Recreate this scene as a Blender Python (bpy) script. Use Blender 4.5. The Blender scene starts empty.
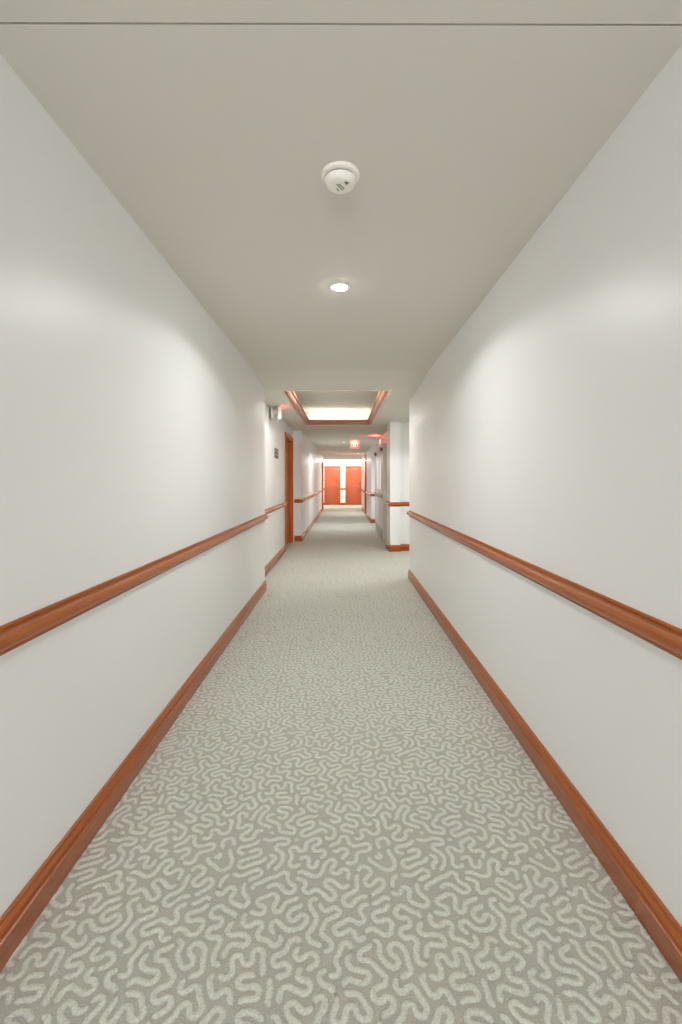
import bpy, bmesh, math, random
import numpy as np

PI = math.pi
S = bpy.context.scene
COL = S.collection
C_EYE = 1.294          # lens height
NEAR_C = 2.440         # ceiling of the near corridor
FAR_C = 2.381          # ceiling from the lobby on

# ------------------------------------------------------------------ materials
def srgb(r, g, b):
    f = lambda v: (v / 255 / 12.92) if v / 255 <= .04045 else ((v / 255 + .055) / 1.055) ** 2.4
    return (f(r), f(g), f(b), 1)

def new_mat(name):
    m = bpy.data.materials.new(name); m.use_nodes = True
    nt = m.node_tree
    return m, nt, nt.nodes['Principled BSDF'], nt.nodes.new, nt.links.new

def paint(name, col, rough=.5, spec=.5, bump=.02, scale=420, coat=0):
    m, nt, b, N, L = new_mat(name)
    b.inputs['Base Color'].default_value = col
    b.inputs['Roughness'].default_value = rough
    b.inputs['Specular IOR Level'].default_value = spec
    b.inputs['Coat Weight'].default_value = coat
    b.inputs['Coat Roughness'].default_value = .175
    tc = N('ShaderNodeTexCoord'); no = N('ShaderNodeTexNoise'); bu = N('ShaderNodeBump')
    no.inputs['Scale'].default_value = scale; no.inputs['Detail'].default_value = 2
    bu.inputs['Strength'].default_value = bump; bu.inputs['Distance'].default_value = .002
    L(tc.outputs['Object'], no.inputs['Vector']); L(no.outputs['Fac'], bu.inputs['Height'])
    L(bu.outputs['Normal'], b.inputs['Normal'])
    return m

def wood(name, dark, light, axis='Y', rough=.45, coat=.3):
    m, nt, b, N, L = new_mat(name)
    tc = N('ShaderNodeTexCoord'); mp = N('ShaderNodeMapping')
    sc = {'Y': (110, 2.2, 110), 'Z': (80, 80, 1.6), 'X': (2.2, 110, 110)}[axis]
    mp.inputs['Scale'].default_value = sc
    no = N('ShaderNodeTexNoise'); no.inputs['Scale'].default_value = 1.0
    no.inputs['Detail'].default_value = 6; no.inputs['Roughness'].default_value = .6
    no.inputs['Distortion'].default_value = .4
    cr = N('ShaderNodeValToRGB')
    cr.color_ramp.elements[0].position = .3; cr.color_ramp.elements[0].color = dark
    cr.color_ramp.elements[1].position = .72; cr.color_ramp.elements[1].color = light
    L(tc.outputs['Object'], mp.inputs['Vector']); L(mp.outputs['Vector'], no.inputs['Vector'])
    L(no.outputs['Fac'], cr.inputs['Fac']); L(cr.outputs['Color'], b.inputs['Base Color'])
    b.inputs['Roughness'].default_value = rough
    b.inputs['Coat Weight'].default_value = coat; b.inputs['Coat Roughness'].default_value = .17
    b.inputs['Specular IOR Level'].default_value = .12
    return m

def emit(name, col, strength, base=(.8, .8, .8, 1)):
    m, nt, b, N, L = new_mat(name)
    b.inputs['Base Color'].default_value = base
    b.inputs['Emission Color'].default_value = col
    b.inputs['Emission Strength'].default_value = strength
    return m

M = {}
M['wall'] = paint('wall_paint', srgb(234, 234, 232), .36, .22)
M['ceil'] = paint('ceiling_paint', srgb(220, 217, 208), .8, .2)
M['trimwood'] = wood('cherry_trim', srgb(150, 73, 17), srgb(182, 100, 34), rough=.5, coat=.75)
M['traywood'] = wood('tray_trim_wood', srgb(150, 100, 74), srgb(180, 128, 98))
M['doorwood'] = wood('door_veneer', srgb(196, 104, 32), srgb(224, 132, 54), 'Z')
M['reddoor'] = wood('red_door_veneer', srgb(176, 86, 58), srgb(198, 106, 78), 'Z')
M['jamb'] = wood('jamb_wood', srgb(178, 88, 26), srgb(208, 114, 44), 'Z')
M['plastic'] = paint('ivory_plastic', srgb(248, 243, 232), .45, .5, 0)
M['whitemetal'] = paint('white_enamel', srgb(236, 234, 228), .4, .5, 0)
M['doorpaint'] = paint('grey_door_paint', srgb(208, 207, 199), .35, .5, .01)
M['tanpaint'] = paint('beige_enamel', srgb(226, 214, 200), .25, .6, 0)
M['dark'] = paint('dark_slot', srgb(40, 38, 34), .7, .3, 0)
M['grey'] = paint('grey_print', srgb(120, 120, 116), .6, .3, 0)
M['sign'] = paint('sign_plate', srgb(96, 96, 92), .5, .4, 0)
M['signline'] = paint('sign_print', srgb(205, 203, 196), .5, .4, 0)
M['bronze'] = paint('bronze_metal', srgb(120, 84, 56), .35, .6, 0)
M['bronze'].node_tree.nodes['Principled BSDF'].inputs['Metallic'].default_value = .7
M['steel'] = paint('brushed_steel', srgb(150, 148, 142), .35, .6, 0)
M['steel'].node_tree.nodes['Principled BSDF'].inputs['Metallic'].default_value = .9
M['lamp'] = emit('lamp_glow', (1, .97, .91, 1), 130)
M['softlamp'] = emit('soft_lamp_glow', (1, .96, .88, 1), 1.1)
M['tube'] = emit('tube_glow', (1, .99, .97, 1), 14)
M['tube2'] = emit('bright_tube_glow', (1, .98, .94, 1), 110)  # for the added front tube, set strong to light the lobby
M['strip'] = emit('strip_diffuser', (1, .96, .90, 1), 36)
M['red'] = emit('exit_red', (1, .22, .18, 1), .85, (.5, .05, .03, 1))
M['letter'] = emit('exit_letter', (1, .62, .58, 1), .95)
M['lite'] = emit('glowing_door_glass', (1, .97, .90, 1), .55)  # brightness of the door panes, put in as their own glow

def pane_mat():
    m, nt, b, N, L = new_mat('window_glass')
    tr = N('ShaderNodeBsdfTransparent'); gl = N('ShaderNodeBsdfGlossy'); fr = N('ShaderNodeFresnel'); mx = N('ShaderNodeMixShader')
    gl.inputs['Roughness'].default_value = .02; fr.inputs['IOR'].default_value = 1.45
    L(fr.outputs[0], mx.inputs[0]); L(tr.outputs[0], mx.inputs[1]); L(gl.outputs[0], mx.inputs[2])
    L(mx.outputs[0], nt.nodes['Material Output'].inputs['Surface'])
    return m
M['pane'] = pane_mat()
# carpet: one material; the 'pile' attribute says where the loops are
def carpet():
    m, nt, b, N, L = new_mat('carpet')
    at = N('ShaderNodeAttribute'); at.attribute_name = 'pile'
    tc = N('ShaderNodeTexCoord')
    n1 = N('ShaderNodeTexNoise'); n1.inputs['Scale'].default_value = 230; n1.inputs['Detail'].default_value = 4
    n2 = N('ShaderNodeTexNoise'); n2.inputs['Scale'].default_value = 2.2; n2.inputs['Detail'].default_value = 4
    L(tc.outputs['Object'], n1.inputs['Vector']); L(tc.outputs['Object'], n2.inputs['Vector'])
    ma = N('ShaderNodeMath'); ma.operation = 'MULTIPLY_ADD'      # ragged edge of the loops
    L(n1.outputs['Fac'], ma.inputs[0]); ma.inputs[1].default_value = 1.1; ma.inputs[2].default_value = -.58
    ad = N('ShaderNodeMath'); ad.operation = 'ADD'; ad.use_clamp = True
    L(at.outputs['Fac'], ad.inputs[0]); L(ma.outputs[0], ad.inputs[1])
    mx = N('ShaderNodeMix'); mx.data_type = 'RGBA'
    mx.inputs[6].default_value = srgb(176, 173, 161); mx.inputs[7].default_value = srgb(205, 206, 193)
    L(ad.outputs[0], mx.inputs[0])
    hs = N('ShaderNodeHueSaturation'); L(mx.outputs[2], hs.inputs['Color'])
    mv = N('ShaderNodeMath'); mv.operation = 'MULTIPLY_ADD'
    L(n1.outputs['Fac'], mv.inputs[0]); mv.inputs[1].default_value = .6; mv.inputs[2].default_value = .66
    m2 = N('ShaderNodeMath'); m2.operation = 'MULTIPLY_ADD'
    L(n2.outputs['Fac'], m2.inputs[0]); m2.inputs[1].default_value = .10; L(mv.outputs[0], m2.inputs[2])
    L(m2.outputs[0], hs.inputs['Value']); L(hs.outputs['Color'], b.inputs['Base Color'])
    b.inputs['Roughness'].default_value = .95; b.inputs['Specular IOR Level'].default_value = .1
    b.inputs['Sheen Weight'].default_value = .15
    bu = N('ShaderNodeBump'); bu.inputs['Strength'].default_value = .5; bu.inputs['Distance'].default_value = .003
    L(n1.outputs['Fac'], bu.inputs['Height']); L(bu.outputs['Normal'], b.inputs['Normal'])
    return m
M['carpet'] = carpet()

# ------------------------------------------------------------------ mesh helpers
def box(bm, x0, x1, y0, y1, z0, z1):
    v = [bm.verts.new((x, y, z)) for z in (z0, z1) for y in (y0, y1) for x in (x0, x1)]
    for f in ((0, 2, 3, 1), (4, 5, 7, 6), (0, 1, 5, 4), (2, 6, 7, 3), (0, 4, 6, 2), (1, 3, 7, 5)):
        bm.faces.new([v[i] for i in f])
    return v

def cbox(bm, x0, x1, y0, y1, z0, z1, bev=.004, seg=2):
    t = bmesh.new(); box(t, min(x0, x1), max(x0, x1), min(y0, y1), max(y0, y1), min(z0, z1), max(z0, z1))
    bmesh.ops.bevel(t, geom=t.edges[:], offset=bev, segments=seg, affect='EDGES', profile=.5)
    me = bpy.data.meshes.new('t'); t.to_mesh(me); t.free(); bm.from_mesh(me); bpy.data.meshes.remove(me)

def lathe(bm, prof, n=48):
    """prof: (radius, z) from the axis outward/around; r=0 ends close to a point."""
    rings = []
    for r, z in prof:
        if r < 1e-6: rings.append([bm.verts.new((0, 0, z))])
        else: rings.append([bm.verts.new((r * math.cos(2 * PI * i / n), r * math.sin(2 * PI * i / n), z)) for i in range(n)])
    for a, b in zip(rings, rings[1:]):
        for i in range(n):
            j = (i + 1) % n
            if len(a) == 1 and len(b) == 1: continue
            if len(a) == 1: bm.faces.new((a[0], b[i], b[j]))
            elif len(b) == 1: bm.faces.new((a[i], b[0], a[j]))
            else: bm.faces.new((a[i], b[i], b[j], a[j]))

def sweep(bm, path, prof, side=1, closed=False):
    """sweep a profile of (offset from wall, height) along a plan path with mitred corners; side +1 offsets to the left."""
    P = [np.array(p, float) for p in path]; n = len(P)
    secs = []
    for i in range(n):
        d0 = P[i] - P[i - 1] if (i > 0 or closed) else P[i + 1] - P[i]
        d1 = P[(i + 1) % n] - P[i] if (i < n - 1 or closed) else P[i] - P[i - 1]
        d0 = d0 / np.linalg.norm(d0); d1 = d1 / np.linalg.norm(d1)
        n0 = np.array((-d0[1], d0[0])) * side; n1 = np.array((-d1[1], d1[0])) * side
        m = n0 + n1; m = m / np.linalg.norm(m); m = m / max(.2, float(m @ n0))
        secs.append([bm.verts.new((P[i][0] + m[0] * u, P[i][1] + m[1] * u, z)) for u, z in prof])
    k = len(prof)
    for i in range(n if closed else n - 1):
        a, b = secs[i], secs[(i + 1) % n]
        for j in range(k):
            bm.faces.new((a[j], a[(j + 1) % k], b[(j + 1) % k], b[j]))
    if not closed:
        bm.faces.new(secs[0]); bm.faces.new(secs[-1][::-1])

def link(name, bm, mat, parent=None, loc=(0, 0, 0), smooth=None, rot=None):
    bmesh.ops.recalc_face_normals(bm, faces=bm.faces[:])
    me = bpy.data.meshes.new(name); bm.to_mesh(me); bm.free()
    me.materials.append(mat)
    o = bpy.data.objects.new(name, me); COL.objects.link(o)
    o.location = loc
    if rot: o.rotation_euler = rot
    if parent: o.parent = parent
    if smooth is not None:
        me.polygons.foreach_set('use_smooth', [True] * len(me.polygons))
        try: me.set_sharp_from_angle(angle=math.radians(smooth))
        except Exception: pass
    return o

def tag(o, label, cat=None, kind=None, group=None):
    o['label'] = label
    if cat: o['category'] = cat
    if kind: o['kind'] = kind
    if group: o['group'] = group
    return o

def struct(name, bm, mat, label, cat, smooth=None):
    return tag(link(name, bm, mat, smooth=smooth), label, cat, 'structure')

def empty(name, loc, label, cat, group=None, kind=None, rz=0):
    o = bpy.data.objects.new(name, None); COL.objects.link(o)
    o.location = loc; o.rotation_euler = (0, 0, rz); o.empty_display_size = .05
    return tag(o, label, cat, kind, group)

def copy_tree(o, parent=None):
    c = o.copy(); COL.objects.link(c)
    if parent: c.parent = parent
    for ch in list(o.children): copy_tree(ch, c)
    return c

# ------------------------------------------------------------------ carpeted floor
SC = 1.20
TX, TY = .46 * SC, .58 * SC
# centre lines of the meandering loops in one repeat of the weave, in tenths of a millimetre before scaling
LOOPS = (
    '779,249 812,273 845,302 878,328 913,351 950,375 986,396 1021,423 1052,452 1078,485 1098,524 1112,568 1117,613 1109,659 1082,696 1041,722 995,733 949,7'
    '25 911,698 880,667 859,627 840,587 812,553 773,527 730,511 684,516 641,537 612,572 601,619 600,663 610,707 629,746 658,779 691,807 724,835 755,865 779'
    ',903 790,947 786,992 768,1033 737,1064 703,1092 667,1117 626,1131 580,1133 538,1122 502,1097 469,1067 442,1034 427,994|407,824 396,783 385,742 377,699'
    ' 375,657 377,615 380,573 388,531 392,488 383,446 363,407 333,377 297,353 262,329 229,305 193,285 154,269 115,253 78,232 50,201 33,160 22,119 18,75 33,'
    '36 59,1 89,-33 127,-59 170,-67 213,-54 248,-27 274,10 294,49 317,84 346,112 380,138 415,161 452,183 489,200 531,210 572,215 614,215|769,1385 775,1339 '
    '799,1300 834,1270 869,1246 903,1222 938,1198 975,1175 1008,1149 1041,1120 1073,1093 1106,1064 1141,1038 1180,1017 1220,1001 1263,996 1308,1002 1349,10'
    '20 1387,1042 1418,1073 1443,1109 1459,1151 1465,1193 1467,1236 1470,1279 1469,1322 1460,1364 1446,1405 1428,1445 1407,1480 1383,1519 1364,1556 1347,15'
    '96 1338,1639 1334,1683|1369,1851 1378,1892 1382,1936 1375,1979 1359,2019 1341,2059 1318,2097 1282,2125 1240,2137 1194,2138 1153,2123 1112,2102 1076,20'
    '79 1048,2045 1032,2004 1031,1958 1040,1915 1052,1873 1065,1833 1078,1792 1089,1750|896,2748 881,2703 848,2675 802,2668 755,2677 711,2694 685,2729 676,'
    '2771 671,2816 667,2856 659,2895 639,2932 616,2966 590,2999 562,3031 527,3054 488,3064 445,3070 406,3075 364,3084 326,3098 286,3117 246,3132 203,3129 1'
    '65,3104 131,3073 111,3032 116,2985 132,2942 157,2906 197,2885 239,2875 280,2867 322,2860 364,2850 403,2834 438,2807 456,2767 467,2722 468,2675 452,263'
    '3 420,2601 375,2584 331,2588 287,2602 249,2623 214,2643 173,2659 133,2671 87,2677 47,2660 9,2632 -20,2596 -30,2551 -22,2506 1,2466 37,2438 81,2427 124'
    ',2422 166,2413 205,2398 245,2379 282,2359 313,2328 335,2294|399,2131 432,2100 476,2088 523,2097 568,2120 599,2153 613,2197 607,2242 587,2283 566,2324 '
    '557,2369 567,2412 597,2451 638,2473 684,2474 731,2461 770,2442 798,2406 818,2369 845,2334 876,2305 917,2287 962,2282 1004,2294 1044,2313 1081,2335 111'
    '0,2367 1127,2409 1131,2451 1125,2496 1112,2537 1104,2580 1103,2619 1111,2660 1122,2702 1127,2747 1119,2792 1095,2832 1060,2858 1012,2862|1297,4095 133'
    '4,4112 1374,4122 1416,4131 1458,4147 1492,4175 1512,4215 1517,4258 1505,4301 1491,4341 1477,4381 1470,4422 1465,4463 1460,4505 1456,4547 1456,4588 145'
    '0,4631 1436,4672 1411,4707 1379,4734 1344,4757 1308,4781 1272,4804 1231,4819 1188,4810 1146,4794 1109,4769 1091,4728 1082,4683 1083,4640 1095,4599 112'
    '3,4567 1158,4542 1197,4523 1228,4494 1244,4453 1253,4410 1256,4363 1239,4322 1201,4294 1157,4276 1114,4269 1073,4285 1039,4314 1009,4344 979,4373 952,'
    '4404 926,4435 899,4468 873,4503 852,4539 841,4579 843,4620 854,4660 867,4700 877,4744 875,4790 850,4827 812,4853 768,4871|639,4759 615,4726 583,4701 5'
    '45,4685 504,4674 462,4664 423,4648 399,4612 383,4569 377,4522 384,4477 415,4446 457,4432 500,4427 545,4429 586,4432 627,4426 661,4404 690,4371 716,434'
    '0 740,4306 762,4273 786,4241 813,4213 845,4189 878,4163 911,4137 940,4106 947,4064 940,4021 926,3977 906,3939 868,3921 828,3913 787,3904 748,3897 715,'
    '3875 683,3849 652,3816 629,3781 629,3739 646,3698 673,3659 706,3627 744,3608 786,3614 824,3632 856,3663 889,3694 928,3711 972,3712 1010,3690 1044,3658'
    ' 1067,3619 1065,3574 1050,3533 1027,3495 1000,3465 968,3440 931,3422 892,3409 852,3393 816,3374|739,3224 740,3180 759,3141 788,3106 820,3075 858,3058 '
    '902,3061 944,3072 986,3083 1021,3107 1047,3142 1063,3180 1081,3219 1105,3252 1133,3282 1165,3311 1196,3340 1223,3371 1244,3407 1253,3447 1260,3489 127'
    '3,3532 1300,3569 1344,3586 1390,3590 1434,3575 1464,3542 1480,3500 1485,3456 1490,3411 1518,3378 1559,3355 1603,3343 1647,3354 1679,3384 1705,3424 172'
    '2,3464 1732,3505 1727,3545 1707,3582 1682,3616 1657,3649 1633,3682 1612,3715 1598,3752 1586,3792 1573,3831 1553,3873 1524,3905 1483,3918 1439,3912 140'
    '0,3897 1367,3869 1344,3833 1313,3803 1272,3789 1228,3788 1187,3811 1155,3843 1132,3880 1132,3923 1145,3967 1161,4008|623,5783 581,5780 540,5770 504,57'
    '48 475,5717 450,5680 432,5639 431,5595 447,5556 475,5523 507,5494 531,5458 540,5414 538,5368 514,5329 477,5301 437,5280 393,5281 353,5299 316,5324 283'
    ',5352 247,5377 207,5391 163,5394 122,5383 83,5362 49,5338 13,5312 -22,5290 -60,5269 -97,5251 -140,5233 -177,5208 -204,5171 -211,5124 -196,5080 -165,50'
    '44 -126,5018 -83,5008 -40,5020 -1,5038 36,5058 68,5083 104,5110 142,5130 187,5133 228,5115 264,5091 289,5056 294,5013 299,4969 321,4930 354,4900 394,4'
    '881 439,4887 477,4910 507,4944|569,5094 603,5122 639,5146 677,5163 720,5159 758,5145 799,5129 836,5111 867,5088 899,5062 932,5036 967,5013 1006,4993 1'
    '049,4996 1092,5010 1129,5030 1156,5063 1169,5105 1180,5147 1193,5186 1206,5228 1212,5272 1197,5313 1170,5351 1135,5379 1093,5394 1049,5391 1007,5377 9'
    '68,5357 928,5339 885,5339 841,5349 800,5369 768,5402 756,5447 758,5494 776,5539 808,5568 850,5586 892,5596 935,5604 975,5612 1016,5625 1055,5644 1091,'
    '5668 1121,5698 1146,5733 1170,5767|1193,5931 1159,5965 1118,5986 1072,5982 1031,5963 996,5935 967,5904 937,5875 904,5849 868,5829 828,5815 788,5801|13'
    '12,321 1345,284 1385,262 1433,257 1477,275 1511,306 1531,347 1541,392 1560,434 1594,465 1638,480 1687,480 1729,459 1760,422 1772,376 1773,331 1763,288'
    ' 1743,249 1727,210 1716,167 1722,122 1740,83 1771,51 1806,26 1846,8 1884,-8 1924,-23 1962,-42 2002,-61 2043,-76 2088,-73 2129,-54 2167,-27 2192,10 219'
    '8,56 2193,102 2171,142 2137,172 2104,198 2070,225 2042,256 2019,295 2005,335 1997,378 1990,421 1984,464 1981,507 1988,551|2087,690 2121,716 2159,739 2'
    '195,761 2234,778 2274,796 2315,815 2350,844 2373,886 2371,931 2352,976 2320,1013 2278,1031 2231,1028 2190,1013 2150,995 2113,975 2075,953 2039,930 200'
    '4,907 1968,883 1931,858 1892,838 1850,827 1809,825 1765,829 1724,839 1681,853 1640,864|1474,829 1437,807 1407,776 1383,740 1366,699 1355,658 1346,615 '
    '1344,572 1334,530 1323,488|2723,1028 2757,1058 2787,1088 2816,1119 2842,1153 2862,1191 2877,1231 2889,1273 2898,1315 2905,1358 2909,1401 2905,1444 289'
    '2,1484 2875,1525 2855,1563 2830,1598 2800,1627 2763,1651 2725,1670 2685,1694 2652,1726 2637,1770 2643,1819 2664,1861 2701,1891 2745,1902 2789,1900 283'
    '3,1889 2876,1884 2919,1889 2957,1915 2992,1949 3013,1990 3012,2036 2989,2076 2950,2103 2907,2116 2863,2122 2822,2125 2781,2129 2739,2132 2696,2129 265'
    '7,2119 2615,2104 2579,2081 2543,2060 2504,2044 2462,2035 2419,2037 2378,2048 2339,2060 2299,2074 2258,2082|2103,2030 2077,1996 2051,1964 2021,1935 198'
    '5,1913 1947,1894 1908,1874 1870,1859 1829,1845 1788,1835 1744,1829 1701,1827 1657,1819 1618,1799 1585,1766 1569,1722 1568,1676 1584,1631 1614,1594 165'
    '5,1572 1699,1563 1744,1571|1909,1630 1948,1647 1988,1663 2028,1682 2067,1703 2111,1719 2157,1716 2199,1695 2231,1659 2247,1614 2242,1567 2218,1525 218'
    '6,1492 2147,1470 2105,1458 2063,1445 2022,1431 1981,1415 1940,1400 1901,1383 1859,1369 1818,1355 1775,1338 1739,1315 1710,1280 1694,1238 1690,1190 170'
    '0,1145 1728,1106 1768,1083 1815,1074 1860,1085 1898,1107 1934,1133 1970,1157 2006,1178 2044,1195 2085,1212 2126,1228 2167,1239 2209,1250 2250,1263 229'
    '1,1281 2327,1305 2358,1335 2385,1367 2407,1404|2542,1510 2585,1498 2626,1474 2659,1441 2675,1398 2673,1353 2657,1310 2632,1275 2597,1247 2562,1219 253'
    '6,1183 2526,1139 2534,1093 2558,1052|2380,2555 2341,2575 2302,2592 2263,2609 2224,2627 2185,2644 2145,2659 2104,2674 2063,2686 2023,2707 1993,2739 197'
    '0,2778 1959,2820 1957,2864 1967,2906 1974,2948 1980,2993 1986,3034 1999,3075 2020,3114 2045,3151 2068,3186 2095,3219 2126,3250 2157,3281 2180,3319 218'
    '9,3363 2181,3408 2156,3446 2121,3478 2079,3499 2034,3499 1991,3482 1958,3452 1937,3412 1924,3371 1903,3333 1881,3297 1856,3260 1830,3227 1804,3192 178'
    '3,3155 1769,3114 1761,3072 1759,3029 1755,2984 1743,2941 1715,2904 1672,2887|1527,2966 1521,3011 1521,3057 1517,3099 1494,3137 1457,3162 1412,3180 136'
    '7,3183 1326,3162 1295,3129 1272,3090 1259,3048 1263,3005 1279,2965 1300,2926 1320,2887 1336,2848 1349,2807 1355,2765 1352,2722 1341,2680 1331,2637 133'
    '3,2591 1351,2548 1387,2517 1433,2504 1480,2511 1519,2534 1548,2569 1567,2610 1596,2644 1637,2662 1685,2667 1732,2656 1769,2625 1788,2582 1788,2535 177'
    '1,2491 1748,2454 1723,2419 1695,2386 1663,2359 1625,2335 1589,2310 1558,2280 1536,2240 1530,2196 1540,2153 1561,2111 1588,2076 1626,2054 1670,2049 171'
    '4,2053 1755,2061 1795,2074 1836,2089 1872,2113 1903,2144 1926,2179 1936,2220 1934,2261 1928,2303 1940,2345 1959,2385 1984,2421 2022,2446 2066,2447 210'
    '9,2435 2149,2415|1767,4118 1736,4086 1722,4042 1730,3998 1749,3957 1774,3921 1792,3887 1804,3849 1817,3810 1837,3771 1870,3737 1908,3715 1952,3714 199'
    '1,3729 2020,3763 2046,3803 2077,3832 2120,3842 2163,3835 2198,3809 2226,3774 2246,3735 2246,3694 2256,3653 2283,3621 2318,3594|2473,3623 2508,3643 254'
    '6,3653 2585,3661 2626,3668 2665,3665 2708,3660 2753,3660 2796,3668 2826,3696 2842,3738 2847,3785 2842,3830 2823,3871 2789,3897 2746,3905 2703,3907 266'
    '0,3902 2621,3898 2580,3890 2540,3882 2500,3871 2457,3867 2417,3886 2383,3917 2356,3954 2345,3997 2359,4040 2382,4080 2410,4111 2453,4122 2496,4125 254'
    '0,4125 2580,4129 2620,4130 2659,4128|2829,4149 2856,4186 2863,4231 2849,4275 2831,4316 2812,4354 2807,4393 2806,4435 2808,4477 2811,4520 2810,4563 279'
    '7,4603 2772,4638 2739,4668 2696,4684 2649,4687 2604,4674 2571,4644 2550,4603 2552,4558 2568,4515 2582,4473 2585,4427 2573,4385 2540,4353 2494,4340 244'
    '5,4339 2400,4349 2370,4381 2355,4421 2347,4467 2328,4507 2293,4533 2247,4542 2199,4543 2157,4525 2134,4487 2124,4442 2122,4398 2127,4356 2146,4320 216'
    '5,4282 2184,4245 2188,4202 2178,4161 2159,4119 2133,4083 2095,4063 2050,4056 2008,4059 1968,4080 1936,4108|1942,5443 1939,5486 1916,5522 1882,5548 184'
    '4,5566 1803,5579 1764,5592 1727,5609 1690,5629 1655,5651 1625,5677 1593,5707 1558,5733 1516,5745 1471,5746 1428,5731 1394,5703 1367,5669 1344,5631 132'
    '2,5592 1316,5548 1330,5507 1358,5469 1391,5440 1433,5424 1476,5427 1519,5436 1565,5435 1605,5418 1643,5390 1664,5348 1664,5302 1649,5257 1624,5218 158'
    '7,5194 1544,5186 1499,5188 1456,5180 1420,5155 1400,5115 1385,5071 1381,5025 1401,4985 1435,4958 1475,4937 1517,4929 1559,4940 1600,4954 1643,4956 168'
    '1,4935 1713,4902 1740,4866 1753,4825 1742,4784 1726,4745 1709,4706 1695,4666 1685,4628 1683,4586 1684,4547 1683,4505 1685,4462 1694,4419 1712,4377 174'
    '5,4348 1793,4343 1840,4349|1914,4493 1914,4535 1916,4574 1922,4615 1931,4655 1945,4696 1965,4735 1994,4767 2034,4782 2076,4788 2119,4791 2160,4784 219'
    '9,4771 2239,4760 2283,4753 2328,4755 2370,4772 2400,4807 2408,4853 2399,4899 2378,4944 2352,4977 2313,4993 2271,5000 2228,5006 2185,5014 2147,5022 210'
    '4,5021 2065,5014 2023,5006 1980,4997 1938,4997 1899,5020 1870,5054 1845,5091 1835,5131 1848,5173 1864,5211 1884,5248 1906,5283|2614,467 2649,491 2685,'
    '514 2720,537 2760,556 2803,567 2847,569 2889,560 2927,537 2961,509 2988,475 3012,441 3037,406 3063,373 3091,341 3124,313 3167,301 3209,304 3252,315 32'
    '92,335 3328,362 3346,403 3351,450 3344,494 3316,528 3278,552 3240,569 3201,588 3169,614 3143,648 3126,687 3122,729 3129,772 3132,815 3130,857 3107,897'
    ' 3071,923 3029,944 2984,947 2944,928 2911,898 2881,866 2849,839 2815,815 2775,800 2734,787 2694,776 2653,762 2615,746 2578,725 2544,701 2508,675 2474,'
    '651 2439,629 2401,609 2363,592 2323,575 2285,556 2246,531 2219,493 2215,445 2226,400|3994,1433 4029,1457 4064,1485 4095,1517 4106,1561 4094,1606 4071,'
    '1651 4039,1682 3995,1697 3953,1681 3912,1659 3869,1643 3824,1643 3783,1663 3755,1701 3743,1747 3746,1795 3762,1838 3798,1865 3837,1882 3879,1900 3915,'
    '1925 3941,1962 3946,2007 3932,2053 3908,2096 3874,2126 3830,2136 3786,2127 3747,2107 3711,2085 3677,2061 3643,2040 3606,2020 3568,1997 3536,1969 3515,'
    '1932 3508,1890 3512,1847 3524,1806 3530,1761 3526,1716 3506,1678 3464,1657 3417,1644 3370,1644 3334,1665 3311,1705 3296,1749 3271,1787 3235,1812 3189,'
    '1819 3146,1802 3108,1771 3079,1735 3062,1694 3069,1652 3085,1610 3104,1573 3127,1536 3146,1499 3159,1458 3160,1415 3155,1373 3138,1333 3123,1295 3113,'
    '1253 3108,1208 3118,1164 3150,1132 3190,1106 3233,1093 3276,1101 3316,1124 3351,1153 3378,1187|3398,1360 3416,1398 3450,1426 3491,1444 3538,1454 3584,'
    '1451 3623,1428 3651,1391 3665,1349 3662,1303 3647,1262 3635,1217 3637,1174 3658,1135 3695,1106 3739,1087 3785,1082 3829,1100 3860,1133 3876,1175 3886,'
    '1219 3890,1260 3896,1302|2999,3307 2960,3323 2926,3348 2895,3375 2863,3401 2826,3421 2788,3432 2746,3437 2704,3439 2664,3441 2621,3442 2579,3431 2539,'
    '3408 2506,3375 2493,3330 2502,3285 2533,3247 2570,3221 2611,3205 2654,3207 2698,3209 2742,3203 2779,3180 2811,3145 2827,3103 2821,3058 2805,3017 2779,'
    '2981 2745,2952 2708,2931 2666,2930 2623,2942 2586,2960 2548,2981|2412,3071 2375,3095 2333,3108 2291,3097 2255,3071 2226,3035 2206,2995 2199,2952 2205,'
    '2908 2230,2873 2268,2848 2308,2832 2349,2820 2385,2805 2421,2789 2460,2772 2497,2755 2535,2735 2572,2717 2602,2688 2622,2651 2635,2611 2645,2572 2656,'
    '2534 2663,2492 2672,2450 2686,2410 2716,2378 2755,2359 2797,2352 2840,2349 2881,2346 2918,2339 2958,2325 3000,2311 3045,2302 3087,2312 3121,2343 3138,'
    '2385 3147,2433 3140,2477 3111,2511 3075,2536 3037,2555 2994,2559 2950,2562 2909,2575 2875,2605 2857,2644 2846,2690 2850,2733 2873,2769 2907,2797 2940,'
    '2825 2967,2855 2988,2892 3005,2929 3023,2967 3039,3007 3059,3043 3090,3073 3128,3091 3166,3106 3205,3113 3247,3125 3286,3143 3323,3173 3344,3212 3335,'
    '3256 3312,3299 3283,3335 3246,3356 3202,3355|3267,3629 3283,3671 3291,3713 3291,3755 3293,3798 3302,3840 3331,3874 3371,3894 3414,3907 3459,3911 3498,'
    '3894 3532,3867 3567,3845 3604,3828 3643,3816 3683,3802 3722,3786 3761,3768 3803,3758 3844,3775 3878,3804 3909,3837 3928,3878 3919,3922 3899,3963 3876,'
    '4001 3840,4025 3797,4027 3753,4020 3710,4026 3669,4043 3636,4072 3622,4116 3629,4161 3644,4205 3672,4237|3840,4261 3881,4265 3919,4279 3952,4301 3986,'
    '4327 4020,4357 4045,4392 4053,4435 4040,4476 4016,4513 3985,4544 3952,4570 3912,4588 3870,4594 3827,4589 3791,4566 3760,4536 3738,4502 3707,4473 3667,'
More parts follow.
